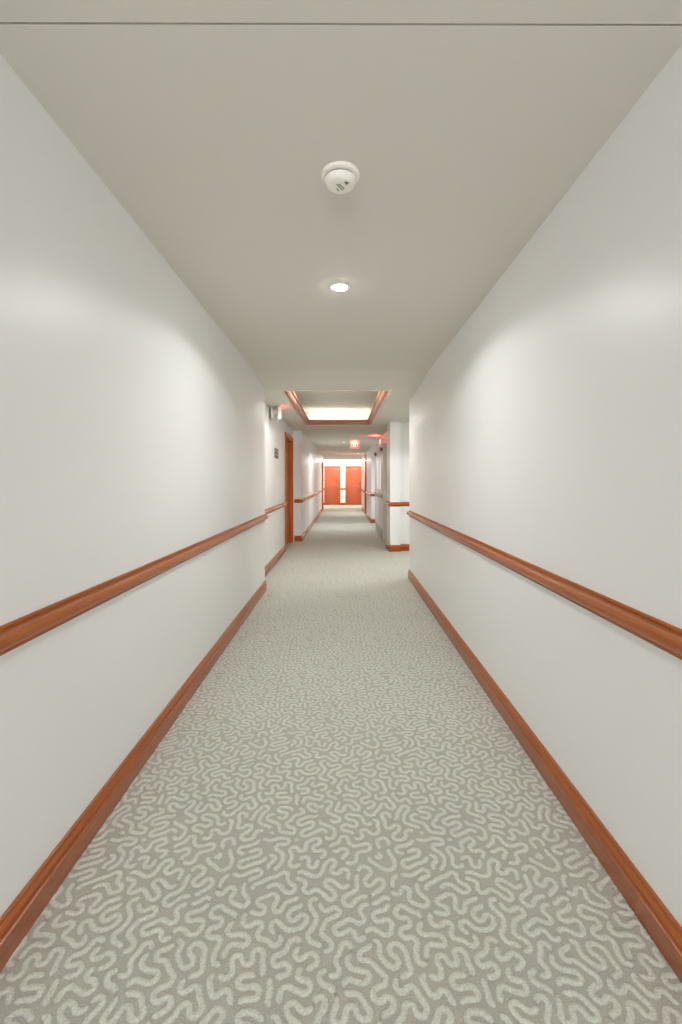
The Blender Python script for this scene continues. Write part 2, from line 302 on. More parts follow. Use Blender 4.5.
    '4457 3621,4447 3579,4456 3542,4487 3517,4525 3511,4569 3525,4612 3547,4650 3576,4681|3603,4837 3584,4879 3554,4913 3510,4920 3463,4916 3419,4905 3383,'
    '4879 3367,4840 3357,4799 3348,4758 3334,4719 3317,4681 3297,4643 3271,4611 3238,4588 3199,4573 3160,4560 3117,4546 3076,4532 3043,4505 3028,4465 3028,'
    '4419 3039,4374 3063,4333 3102,4310 3145,4309 3188,4317 3228,4337 3265,4357 3306,4370 3349,4364 3387,4339 3419,4307 3434,4263 3427,4218 3412,4175 3388,'
    '4138 3350,4118 3308,4106 3267,4097 3227,4092 3186,4092|3038,4017 3030,3972 3039,3929 3054,3887 3067,3847 3067,3806 3063,3765 3054,3723 3045,3677 3048,'
    '3631 3071,3591 3110,3568|3440,5961 3397,5947 3358,5925 3324,5904 3285,5890 3245,5881 3205,5866 3168,5843 3140,5812 3121,5774 3104,5736 3092,5697 3078,'
    '5654 3058,5615 3026,5582 2982,5571 2934,5574 2891,5592 2868,5632 2857,5680 2858,5724 2863,5766 2880,5804 2900,5841 2919,5882 2931,5923 2927,5968 2908,'
    '6009 2879,6043 2842,6070 2800,6083 2756,6079 2715,6062 2677,6040 2639,6018 2602,6000 2564,5987 2522,5976 2482,5958 2443,5930 2424,5888 2422,5841 2439,'
    '5797 2473,5769 2518,5755 2564,5752 2607,5743 2636,5712 2648,5667 2653,5620 2645,5571 2614,5541 2569,5530 2523,5528 2479,5530 2440,5538 2400,5553 2362,'
    '5570 2322,5580|2176,5495 2165,5453 2161,5411 2156,5367 2159,5323 2172,5282 2200,5249 2240,5230 2283,5220 2328,5216 2367,5225 2402,5249 2432,5281 2464,'
    '5305 2503,5316 2549,5320 2596,5315 2635,5297 2654,5256 2657,5211 2653,5167 2636,5128 2603,5100 2577,5067 2579,5025 2591,4984 2610,4941 2638,4910 2680,'
    '4901 2724,4900 2766,4900 2805,4890 2839,4872 2873,4850 2903,4821 2931,4790 2961,4760 3001,4744 3044,4750 3087,4765 3123,4792 3142,4834 3151,4878 3148,'
    '4924 3123,4959|2981,5052 2946,5074 2912,5101 2886,5134 2873,5174 2869,5218 2868,5265 2881,5308 2916,5339 2962,5352 3008,5352 3051,5338 3080,5304 3103,'
    '5266 3129,5233 3161,5205 3196,5180 3231,5158 3268,5135 3308,5123 3350,5121 3392,5125 3434,5133 3476,5139 3518,5146 3559,5159 3593,5182 3624,5212 3651,'
    '5244 3677,5278 3701,5313 3720,5354 3728,5396 3711,5439 3686,5479 3648,5508 3604,5517 3560,5505 3522,5483 3497,5444 3479,5403 3451,5372 3411,5355 3367,'
    '5350 3322,5363 3286,5392 3259,5428 3242,5468 3250,5509 3267,5549 3286,5588 3306,5626 3336,5654 3371,5674 3411,5687 3451,5700 3492,5712 3530,5733 3552,'
    '5768|4746,700 4751,743 4757,783 4770,824 4782,864 4789,909 4789,954 4771,994 4733,1020 4690,1035 4643,1043 4601,1035 4568,1007 4545,973 4522,932 4494,'
    '899 4455,881 4410,883 4364,898 4323,921 4297,959 4295,1005 4304,1050 4321,1089 4352,1121 4384,1151 4406,1189 4411,1234 4401,1280 4377,1323 4338,1349 4'
    '293,1361 4249,1349 4210,1323 4177,1292 4149,1259 4126,1222 4110,1183 4098,1141 4086,1097 4073,1056 4065,1013 4055,973 4041,931 4024,891 3996,856 3962,'
    '828 3921,808 3877,798 3833,799 3790,810 3751,827 3713,849 3676,870 3637,889 3599,909 3560,931 3522,949 3477,956 3435,943 3394,919|3378,753 3414,726 34'
    '53,708 3495,700 3535,688 3574,665 3607,636 3623,596 3624,552 3606,512 3583,473 3570,432 3571,387 3595,347 3632,320 3675,302 3720,307 3759,327 3792,354'
    ' 3823,383 3860,406 3903,414 3946,408 3984,386 4017,357 4047,327 4080,301 4112,274 4141,246 4167,213 4190,177 4214,139 4247,113 4292,103 4338,111 4380,'
    '131 4407,167 4420,211 4424,256 4410,298 4382,334 4351,363 4319,393 4289,422 4257,451 4222,474 4186,499 4153,531 4131,571 4132,619 4152,664 4184,698 42'
    '30,712 4275,704 4318,688 4357,668 4393,645 4424,617 4455,586 4480,553 4509,523 4541,490 4577,467 4622,462 4666,475 4707,497 4740,530|4732,1250 4776,12'
    '38 4816,1224 4858,1218 4902,1227 4940,1249 4973,1279 4999,1315 5010,1356 5009,1400 5000,1444 4998,1486 5004,1530 5023,1568 5056,1599 5096,1617 5139,16'
    '29 5180,1636 5221,1646 5263,1655 5303,1671 5343,1689 5382,1713 5415,1741 5434,1785 5431,1832 5413,1879 5382,1913 5340,1934 5294,1933 5252,1917 5213,18'
    '96 5174,1878 5135,1863 5095,1852 5053,1839 5010,1827 4967,1821 4927,1831 4889,1851 4856,1879 4823,1909 4794,1939 4779,1979 4775,2020 4776,2062 4768,21'
    '05 4755,2146 4732,2182 4691,2203 4646,2212 4601,2208 4565,2182 4543,2142 4531,2100 4522,2059 4510,2019 4488,1983 4459,1951 4423,1930 4385,1911 4345,18'
    '95 4307,1874 4276,1840 4262,1799|4342,1644 4385,1631 4430,1636 4472,1651 4504,1683 4537,1716 4572,1740 4616,1752 4662,1747 4701,1724 4735,1689 4758,16'
    '48 4758,1601 4744,1559 4713,1525 4675,1502 4636,1480 4610,1445 4601,1401 4606,1355|4233,2844 4268,2821 4303,2797 4339,2776 4380,2759 4423,2763 4464,27'
    '86 4499,2817 4521,2855 4517,2901 4504,2945 4481,2983 4445,3005 4404,3020 4364,3035 4327,3055 4293,3078 4258,3100 4221,3120 4182,3135 4141,3154 4107,31'
    '82 4086,3222 4081,3266 4093,3309 4117,3347 4144,3380 4168,3414 4188,3448 4206,3485 4226,3523 4244,3564 4252,3607 4241,3650 4215,3688 4175,3711 4130,37'
    '21 4086,3711 4052,3682 4024,3646|3953,3498 3927,3464 3892,3437 3849,3432 3807,3443 3765,3459 3730,3480 3707,3516 3685,3552 3652,3577 3613,3597 3568,36'
    '09 3523,3607 3486,3579 3463,3538 3451,3494 3463,3450 3488,3414 3514,3379 3538,3347 3565,3314 3597,3288 3633,3269 3672,3255 3716,3245 3758,3229|3792,30'
    '72 3761,3038 3724,3011 3681,3005 3638,3011 3597,3018 3553,3020 3513,3013 3472,3000 3436,2978 3399,2956 3361,2937 3323,2918 3282,2905 3243,2886 3214,28'
    '54 3194,2813 3184,2768 3198,2724 3230,2691 3269,2664 3313,2654 3356,2666 3394,2687 3432,2709 3466,2734 3501,2757 3540,2779 3582,2791 3628,2787 3668,27'
    '68 3695,2729 3710,2684 3712,2638 3692,2598 3658,2568 3620,2545 3581,2526 3544,2510 3506,2491 3467,2472 3428,2455 3391,2433 3364,2400 3347,2358 3339,23'
    '12 3347,2265 3377,2227 3420,2205 3465,2202 3508,2218 3545,2243 3580,2267 3616,2290 3651,2310 3690,2330 3729,2347 3766,2368 3801,2393 3832,2421 3866,24'
    '48 3906,2464 3949,2466 3992,2457 4031,2438 4067,2412 4095,2378 4106,2338|4111,2167 4136,2127 4170,2096 4216,2089 4263,2101 4300,2125 4324,2163 4338,22'
    '05 4348,2246 4362,2286 4373,2326 4379,2368 4376,2411 4363,2452 4347,2493 4321,2527 4285,2550 4249,2570 4211,2591 4176,2614 4139,2634 4104,2654 4064,26'
    '70 4023,2680 3981,2691 3943,2712 3918,2749 3900,2789|4481,3657 4484,3615 4475,3572 4464,3532 4451,3492 4436,3454 4417,3415 4400,3374 4390,3330 4399,32'
    '87 4431,3254 4471,3230 4516,3215 4560,3218 4596,3245 4628,3277 4652,3309 4663,3350 4659,3392 4663,3438 4674,3481 4698,3521 4739,3539 4786,3544 4831,35'
    '33 4863,3502 4885,3462 4899,3422 4913,3381 4932,3347 4967,3320 5008,3302 5052,3291 5097,3293 5134,3322 5156,3362 5171,3407 5167,3452 5143,3487 5111,35'
    '17 5086,3551 5064,3586 5043,3624 5024,3660 5001,3698 4970,3726 4933,3744 4891,3757 4852,3767 4810,3768 4768,3768 4724,3768 4685,3781|4613,3937 4638,39'
    '76 4670,4007 4705,4035 4749,4042 4791,4033 4832,4018 4870,4005 4910,3991 4949,3977 4990,3964 5032,3955 5074,3961 5110,3983 5147,4011 5176,4047 5188,40'
    '93 5179,4136 5154,4176 5118,4204 5075,4212 5033,4213 4991,4217 4950,4223 4911,4233 4870,4242 4829,4252 4788,4264 4753,4290 4732,4327 4716,4368 4705,44'
    '09 4711,4451 4730,4490 4747,4528|4798,4688 4801,4732 4780,4771 4746,4806 4705,4829 4658,4825 4618,4808 4583,4779 4568,4737 4561,4692 4551,4652 4539,46'
    '12 4522,4576 4499,4539 4475,4505 4451,4469 4441,4429 4444,4386 4462,4348 4489,4314 4515,4278 4531,4237 4534,4193 4510,4153 4475,4119 4436,4097 4391,41'
    '01 4352,4119|4214,4220 4172,4204 4134,4176 4102,4142 4084,4102 4094,4060 4112,4018 4134,3979 4162,3950 4202,3935 4241,3921 4281,3906 4319,3891 4357,38'
    '72 4388,3844 4409,3808|4210,4630 4253,4622 4294,4640 4326,4673 4346,4715 4357,4760 4354,4802 4336,4839 4306,4868 4274,4895 4241,4919 4207,4938 4169,49'
    '59 4133,4982 4103,5015 4089,5055 4094,5098 4108,5138 4129,5177 4146,5213 4162,5250 4178,5288 4194,5326 4219,5360 4254,5383 4292,5400 4331,5417 4368,54'
    '36 4404,5451 4442,5467 4480,5488 4516,5515 4544,5552 4544,5596 4524,5637 4492,5675 4455,5703 4412,5708 4371,5695 4332,5681 4299,5656 4265,5632 4225,56'
    '14 4182,5604 4140,5612 4107,5642 4082,5675 4060,5714 4044,5750 4033,5789|3940,5927 3898,5943 3854,5931 3813,5909 3784,5876 3775,5832 3774,5787 3776,57'
    '45 3787,5703 3810,5671 3836,5639 3862,5607 3887,5572 3910,5538 3933,5504 3955,5468 3968,5428 3968,5386 3957,5345 3942,5308 3925,5269 3908,5230 3891,51'
    '94 3872,5158 3847,5125 3819,5094 3793,5060 3776,5023 3777,4980 3791,4940 3810,4900 3829,4863 3857,4833 3897,4820 3938,4813 3979,4806 4017,4790 4051,47'
    '69 4085,4748|973,1464 998,1412 1053,1392 1106,1416 1128,1470 1106,1524 1053,1548|2473,2296 2473,2324 2457,2346 2430,2355 2404,2347|3265,2071 3242,2080'
    ' 3218,2073 3203,2054 3201,2030'
)
def squiggles():
    return [[(float(a) * 1e-4 * SC, float(b) * 1e-4 * SC) for a, b in (p.split(',') for p in st.split(' '))] for st in LOOPS.split('|')]

def ribbon_tile():
    V, F, A = [], [], []
    cols = ((-1.0, .0006, 0.0), (-.62, .0022, .85), (0, .0034, 1.0), (.62, .0022, .85), (1.0, .0006, 0.0))
    W = .0098
    for line in squiggles():
        L_ = np.array(line)
        L_ = L_[::1]
        # smooth
        for _ in range(2):
            Q = L_.copy(); Q[1:-1] = (L_[:-2] + 2 * L_[1:-1] + L_[2:]) / 4; L_ = Q
        d = np.gradient(L_, axis=0); d /= np.linalg.norm(d, axis=1)[:, None] + 1e-9
        nr = np.stack((-d[:, 1], d[:, 0]), 1)
        m = len(L_)
        for i in range(-1, m + 1):                # rounded ends
            j = min(max(i, 0), m - 1)
            w = W if 0 <= i < m else W * .45
            if i in (0, m - 1): w = W * .9
            p = L_[j] + (d[j] * (.7 * W) * (1 if i == m else -1 if i == -1 else 0))
            for u, z, at in cols:
                e = 1 if 0 <= i < m else .25
                V.append((p[0] + nr[j][0] * u * w, p[1] + nr[j][1] * u * w, z)); A.append(at * e)
        b0 = len(V) - 5 * (m + 2)
        for i in range(m + 1):
            for c in range(4):
                q = b0 + i * 5 + c
                F.append((q, q + 5, q + 6, q + 1))
    return np.array(V), np.array(F), np.array(A)

def build_floor():
    tv, tf, ta = ribbon_tile()
    Vs, Fs, As = [], [], []
    X0, X1, Y0, Y1 = -5.2, 5.2, -4.2, 24.7
    YP = 9.0                                     # beyond this the loops are far below what an eye at the lens resolves
    x_l, x_r = -1.05, 1.25
    base = []
    def quad(x0, x1, y0, y1, a):
        b = sum(len(v) for v in Vs)
        Vs.append(np.array([(x0, y0, 0), (x1, y0, 0), (x1, y1, 0), (x0, y1, 0)], float))
        Fs.append(np.array([(0, 1, 2, 3)]) + b); As.append(np.full(4, a))
    quad(X0, X1, Y0, Y1, .0)
    # slab below
    off = 4
    # repeats
    ix0 = math.floor(x_l / TX) - 2; ix1 = math.ceil(1.4 / TX) + 1
    iy0 = math.floor(-.2 / TY) - 1; iy1 = math.ceil(20.9 / TY)
    for iy in range(iy0, iy1):
        for ix in range(ix0, ix1):
            v = tv + np.array((ix * TX, iy * TY, 0))
            Vs.append(v); Fs.append(tf + off); As.append(ta); off += len(v)
    V = np.concatenate(Vs); F = np.concatenate(Fs); A = np.concatenate(As)
    # drop the faces that would run under the side walls
    fc = V[F].mean(axis=1)
    lim_l = np.where(fc[:, 1] < 5.38, -.9, np.where(fc[:, 1] < 9.75, -1.03, -.86))
    lim_r = np.where(fc[:, 1] < 6.05, .87, np.where(fc[:, 1] < 8.33, 3.0, .85))
    keep = (fc[:, 0] > lim_l) & (fc[:, 0] < lim_r); keep[0] = True
    F = F[keep]
    used = np.unique(F); remap = np.full(len(V), -1); remap[used] = np.arange(len(used))
    V = V[used]; A = A[used]; F = remap[F]
    me = bpy.data.meshes.new('floor')
    me.from_pydata(V.tolist(), [], F.tolist()); me.update()
    at = me.attributes.new('pile', 'FLOAT', 'POINT'); at.data.foreach_set('value', A.astype(np.float32))
    me.polygons.foreach_set('use_smooth', [True] * len(me.polygons))
    me.materials.append(M['carpet'])
    o = bpy.data.objects.new('floor', me); COL.objects.link(o)
    tag(o, 'grey green corridor carpet woven with pale meandering loops', 'carpet floor', 'structure')
build_floor()

# ------------------------------------------------------------------ walls
XL, XR = -.918, .890         # near corridor walls
YL, YR = 5.38, 6.05          # where they end
XLL = -1.06                  # lobby wall on the left
XLF = -.88                   # farther corridor wall on the left
XRF = .89
YJ = 9.75
YEND = 24.5
D1 = (8.42, 9.58, 2.13)      # first wooden door: y0, y1, head
D2 = (19.45, 20.55, 2.08)
D3 = (16.95, 17.95, 2.08)

bm = bmesh.new(); box(bm, -1.30, XL, -4, YL, 0, NEAR_C)
struct('wall_left', bm, M['wall'], 'long white wall running along the near corridor with the bullnose rail ending before the lobby', 'wall')
bm = bmesh.new()
box(bm, -1.30, XLL, YL, D1[0], 0, FAR_C); box(bm, -1.30, XLL, D1[1], YJ, 0, FAR_C); box(bm, -1.30, XLL, D1[0], D1[1], D1[2], FAR_C)
box(bm, -1.30, -1.17, D1[0], D1[1], 0, D1[2])
struct('wall_lobby_left', bm, M['wall'], 'set back white lobby wall holding the first wooden door and the small sign', 'wall')
bm = bmesh.new()
box(bm, -1.30, XLF, YJ, D2[0], 0, FAR_C); box(bm, -1.30, XLF, D2[1], 21, 0, FAR_C); box(bm, -1.30, XLF, D2[0], D2[1], D2[2], FAR_C)
box(bm, -1.30, -1.0, D2[0], D2[1], 0, D2[2])
struct('wall_far_left', bm, M['wall'], 'white wall stepping forward beyond the first wooden door', 'wall')
bm = bmesh.new(); box(bm, XR, 1.05, -4, YR, 0, NEAR_C)
struct('wall_right', bm, M['wall'], 'long white wall opposite, running on to the open alcove', 'wall')
bm = bmesh.new()
box(bm, 1.05, 3.2, 5.85, YR, 0, FAR_C); box(bm, 3.2, 3.35, 5.85, 8.6, 0, FAR_C)
struct('wall_alcove', bm, M['wall'], 'white alcove walls hidden around the corner of the near corridor', 'wall')
bm = bmesh.new()
box(bm, 1.06, 3.2, 8.45, 8.6, 0, FAR_C)
struct('wall_alcove_back', bm, M['wall'], 'white alcove back wall facing the corridor beside the projecting column', 'wall')
bm = bmesh.new()
box(bm, .87, 1.06, 8.33, 8.95, 0, FAR_C)
struct('wall_column', bm, M['wall'], 'white projecting column at the far corner of the alcove', 'column')
bm = bmesh.new()
box(bm, .96, 1.30, 8.95, 9.80, 0, FAR_C)
box(bm, .955, 1.30, 9.80, 12.15, 2.10, FAR_C); box(bm, 1.0, 1.30, 9.80, 12.15, 0, 2.10)
box(bm, 1.06, 1.30, 12.15, 14.0, 0, FAR_C)
struct('wall_recess', bm, M['wall'], 'white recessed wall around the pale double doors', 'wall')
bm = bmesh.new()
box(bm, XRF, 1.30, 14.0, D3[0], 0, FAR_C); box(bm, XRF, 1.30, D3[1], 21, 0, FAR_C); box(bm, XRF, 1.30, D3[0], D3[1], D3[2], FAR_C)
box(bm, 1.0, 1.30, D3[0], D3[1], 0, D3[2])
struct('wall_far_right', bm, M['wall'], 'white wall beyond the pale double doors, with a narrow wooden doorway', 'wall')
ED = ((-.93, -.165), (.205, .975))   # end doors
EH = 2.04
bm = bmesh.new()
xs = [-5, ED[0][0], ED[0][1], ED[1][0], ED[1][1], 5]
for i in (0, 2, 4): box(bm, xs[i], xs[i + 1], YEND, YEND + .16, 0, FAR_C)
for a, b in ED:
    box(bm, a, b, YEND, YEND + .16, EH, FAR_C); box(bm, a, b, YEND + .10, YEND + .16, 0, EH)
struct('wall_end', bm, M['wall'], 'brightly lit white end wall between and around two reddish doors', 'wall')
bm = bmesh.new()
box(bm, -5.15, -5, 21, YEND + .16, 0, FAR_C); box(bm, 5, 5.15, 21, YEND + .16, 0, FAR_C)
box(bm, -5, -1.30, 20.85, 21, 0, FAR_C); box(bm, 1.30, 5, 20.85, 21, 0, FAR_C)
struct('wall_cross_corridor', bm, M['wall'], 'white walls of the cross corridor out of sight at the far end', 'wall')
WX0, WX1, WZ0, WZ1 = -.70, .67, .75, 2.25
bm = bmesh.new()
box(bm, -1.30, WX0, -4.15, -4, 0, NEAR_C); box(bm, WX1, 1.05, -4.15, -4, 0, NEAR_C); box(bm, WX0, WX1, -4.15, -4, 0, WZ0); box(bm, WX0, WX1, -4.15, -4, WZ1, NEAR_C)
struct('wall_back', bm, M['wall'], 'white wall with an added window behind the viewpoint closing the near corridor', 'wall')
win = empty('added_window', (0, -4.08, WZ0), 'added unseen window giving fill light from behind the viewpoint', 'window', kind='structure')  # unseen window, added to bring fill light from behind
bm = bmesh.new(); hz = WZ1 - WZ0
for q in ((WX0, WX0 + .05, 0, hz), (WX1 - .05, WX1, 0, hz), (WX0 + .05, WX1 - .05, 0, .05), (WX0 + .05, WX1 - .05, hz - .05, hz), (-.04, .01, .05, hz - .05)):
    cbox(bm, q[0], q[1], -.03, .03, q[2], q[3], .004)
link('frame', bm, M['whitemetal'], win, smooth=40)
for a, b in ((WX0 + .05, -.04), (.01, WX1 - .05)):
    bm = bmesh.new(); box(bm, a, b, -.004, .004, .05, hz - .05); link('pane', bm, M['pane'], win)
bm = bmesh.new(); cbox(bm, WX0 - .04, WX1 + .04, .08, .14, -.03, 0, .005); link('sill', bm, M['whitemetal'], win, smooth=40)
ld = bpy.data.lights.new('added_window_fill', 'AREA'); ld.shape = 'RECTANGLE'; ld.size = 1.5; ld.size_y = 1.6  # area lamp outside the added window, fills the near corridor
ld.energy = 156; ld.color = (.85, .898, 1)
lo = bpy.data.objects.new('added_window_fill', ld); COL.objects.link(lo); lo.location = (0, -4.35, 1.5); lo.rotation_euler = (PI / 2, 0, 0)

# ------------------------------------------------------------------ ceilings
YC0 = 5.42; YS = 4.70
bm = bmesh.new()
# joint runs very slightly askew
yj0, yj1 = 1.142, 1.148
def slab(pts, z0, z1):
    lo = [bm.verts.new((x, y, z0)) for x, y in pts]; hi = [bm.verts.new((x, y, z1)) for x, y in pts]
    bm.faces.new(lo[::-1]); bm.faces.new(hi)
    for i in range(4): bm.faces.new((lo[i], lo[(i + 1) % 4], hi[(i + 1) % 4], hi[i]))
slab([(-1.30, -4.15), (1.05, -4.15), (1.05, yj1 - .0065), (-1.30, yj0 - .0065)], NEAR_C, NEAR_C + .06)
slab([(-1.30, yj0), (1.05, yj1), (1.05, YS), (-1.30, YS)], NEAR_C, NEAR_C + .06)
slab([(-1.30, .9), (1.05, .9), (1.05, 1.4), (-1.30, 1.4)], NEAR_C + .061, NEAR_C + .08)
slab([(.885, YS), (1.05, YS), (1.05, YR), (.885, YR)], NEAR_C, NEAR_C + .06)
struct('ceiling', bm, M['ceil'], 'plain white near ceiling with one thin joint line across it', 'ceiling')

TX0, TX1, TY0, TY1 = -.745, .588, 5.46, 8.83        # outer edge of the tray moulding
ox0, ox1, oy0, oy1 = TX0 + .03, TX1 - .03, TY0 + .03, TY1 - .03
bm = bmesh.new()
box(bm, -1.30, XR, YC0, oy0, FAR_C, FAR_C + .05)
box(bm, -1.30, ox0, oy0, oy1, FAR_C, FAR_C + .05)
box(bm, ox1, XR, oy0, oy1, FAR_C, FAR_C + .05)
box(bm, -1.30, XR, oy1, 20.85, FAR_C, FAR_C + .05)
box(bm, XR, 3.35, YR, 8.6, FAR_C, FAR_C + .05)
box(bm, XR, 1.30, 8.6, 20.85, FAR_C, FAR_C + .05)
box(bm, -5.15, 5.15, 20.85, YEND + .16, FAR_C, FAR_C + .05)
v = [bm.verts.new((x, y, z)) for x in (-1.0, XR) for y, z in ((YS, NEAR_C), (YC0, FAR_C), (YC0, NEAR_C))]   # sloping drop from the near ceiling
for f in ((0, 1, 2), (5, 4, 3), (0, 3, 4, 1), (1, 4, 5, 2), (2, 5, 3, 0)): bm.faces.new([v[i] for i in f])
box(bm, -1.30, XR, YS, YC0 + .02, NEAR_C + .0, NEAR_C + .06); box(bm, -1.0, XR, YC0, YC0 + .02, FAR_C + .05, NEAR_C + .06)
struct('ceiling_lobby', bm, M['ceil'], 'lower white ceiling of the lobby and the corridor beyond, cut open for the lit tray', 'ceiling')
# tray recess above it
cv = .17; TZ = 2.675
bm = bmesh.new()
ux0, ux1, uy0, uy1 = ox0 - cv, ox1 + cv, oy0 - cv + .1, oy1 + cv
box(bm, ux0, ux1, uy0, uy1, TZ, TZ + .05)
box(bm, ux0 - .05, ux0, uy0 - .05, uy1 + .05, FAR_C + .05, TZ + .05); box(bm, ux1, ux1 + .05, uy0 - .05, uy1 + .05, FAR_C + .05, TZ + .05)
box(bm, ux0, ux1, uy0 - .05, uy0, FAR_C + .05, TZ + .05); box(bm, ux0, ux1, uy1, uy1 + .05, FAR_C + .05, TZ + .05)
struct('ceiling_tray', bm, M['ceil'], 'raised tray recess in the lobby ceiling with a glowing rear cove', 'ceiling')

# wooden moulding framing the tray
bm = bmesh.new()
prof = [(.034, FAR_C + .0), (.045, FAR_C + .001), (.060, FAR_C + .012),
        (.074, FAR_C + .034), (.083, FAR_C + .058), (.096, FAR_C + .064), (.104, FAR_C + .074), (.105, FAR_C + .096), (.092, FAR_C + .096), (.075, FAR_C + .075), (.034, FAR_C + .02)]
sweep(bm, [(TX0, TY0), (TX1, TY0), (TX1, TY1), (TX0, TY1)], prof, 1, True)
tr1 = struct('trim_1', bm, M['traywood'], 'brown wooden moulding framing the lit ceiling tray', 'moulding', 35)
bm = bmesh.new()
sweep(bm, [(TX0, TY0), (TX1, TY0), (TX1, TY1), (TX0, TY1)], [(0, FAR_C + .0), (.002, FAR_C - .004), (.010, FAR_C - .006), (.028, FAR_C - .005), (.033, FAR_C - .001), (.033, FAR_C + .01), (0, FAR_C + .01)], 1, True)
link('painted_edge', bm, M['tanpaint'], tr1, smooth=35)['label'] = 'pale beige outer edge'

# ------------------------------------------------------------------ mouldings
BB = [(0, 0), (.017, 0), (.018, .003), (.018, .066), (.0195, .069), (.0195, .072), (.017, .0745), (.0115, .077), (.0105, .081), (.0125, .084), (.0155, .088), (.0160, .093),
      (.0145, .099), (.011, .104), (.0075, .107), (.0065, .110), (.0085, .113), (.009, .117), (.007, .121), (.003, .123), (0, .123)]
RZ = .866
def rail_profile():
    p = [(0, -.040), (.0035, -.040), (.0045, -.038), (.0045, -.032), (.003, -.030), (.003, -.0245), (.008, -.0240)]
    for i in range(13):
        a = -PI / 2 + .05 + (PI - .10) * i / 12
        p.append((.012 + .022 * math.cos(a), .001 + .0245 * math.sin(a)))
    p += [(.008, .0262), (.003, .0268), (.003, .030), (.0045, .0315), (.0045, .037), (.003, .039), (0, .039)]
    return [(u, RZ + z) for u, z in p]
RAIL = rail_profile()

def run(name, path, prof, side, label, cat):
    bm = bmesh.new(); sweep(bm, path, prof, side)
    return struct(name, bm, M['trimwood'], label, cat, 40)

cas = .07     # casing width
PATH_L = [(XL, -3.98), (XL, YL), (XLL, YL), (XLL, D1[0] - cas)]
near_l = [(XL, -3.98), (XL, YL), (XLL + .03, YL)]
lob_l = [(XLL, YL + .03), (XLL, D1[0] - cas)]
run('baseboard_left', near_l, BB, -1, 'glossy brown baseboard along the long wall with the rail that stops first', 'baseboard')
run('baseboard_lobby_left', lob_l, BB, -1, 'brown baseboard between the near corridor and the first wooden door', 'baseboard')
run('trim_2', near_l, RAIL, -1, 'rounded brown chair rail on the long left-hand near wall', 'chair rail')
run('trim_3', lob_l, RAIL, -1, 'short brown chair rail running up to the first wooden door', 'chair rail')
far_l = [(XLL + .03, YJ), (XLF, YJ), (XLF, D2[0] - cas)]
run('baseboard_far_left', far_l, BB, -1, 'brown baseboard of the wall stepping forward beyond the first door', 'baseboard')
run('trim_4', far_l, RAIL, -1, 'brown chair rail of the wall stepping forward beyond the first door', 'chair rail')
near_r = [(XR, -3.98), (XR, YR), (1.6, YR)]
run('baseboard_right', near_r, BB, 1, 'glossy brown baseboard along the long wall ending at the alcove', 'baseboard')
run('trim_5', near_r, RAIL, 1, 'rounded brown chair rail on the long right-hand near wall', 'chair rail')
alc = [(.96, 8.95), (.87, 8.95), (.87, 8.33), (1.06, 8.33), (1.06, 8.45), (3.19, 8.45)]
run('baseboard_alcove', alc, BB, -1, 'dark brown baseboard stepping around the column and the alcove back wall', 'baseboard')
run('trim_6', alc, RAIL, -1, 'dark brown chair rail stepping around the column and the alcove back wall', 'chair rail')
far_r = [(1.06, 14.0), (XRF, 14.0), (XRF, D3[0] - cas)]
run('baseboard_far_right', far_r, BB, 1, 'brown baseboard between the pale double doors and the narrow far doorway', 'baseboard')
run('trim_7', far_r, RAIL, 1, 'brown chair rail between the pale double doors and the narrow far doorway', 'chair rail')
far_r2 = [(XRF, D3[1] + cas), (XRF, 21.0), (1.6, 21.0)]
run('baseboard_corner_right', far_r2, BB, 1, 'last stretch of brown baseboard before the bright cross corridor', 'baseboard')
run('trim_8', far_r2, RAIL, 1, 'last stretch of brown chair rail before the bright cross corridor', 'chair rail')
cas_e = .05
mid = [(ED[0][1] + cas_e, YEND), (ED[1][0] - cas_e, YEND)]
run('baseboard_end', mid, BB, -1, 'short brown baseboard between the two reddish end doors', 'baseboard')
run('trim_9', mid, RAIL, -1, 'short brown chair rail between the two reddish end doors', 'chair rail')
for i, (a, b, w) in enumerate(((-4.98, ED[0][0] - cas_e, 'left'), (ED[1][1] + cas_e, 4.98, 'right'))):
    run('baseboard_end_' + w, [(a, YEND), (b, YEND)], BB, -1, 'brown baseboard on the end wall %s of both reddish doors' % w, 'baseboard')
    run('trim_%d' % (10 + i), [(a, YEND), (b, YEND)], RAIL, -1, 'brown chair rail on the end wall %s of both reddish doors' % w, 'chair rail')

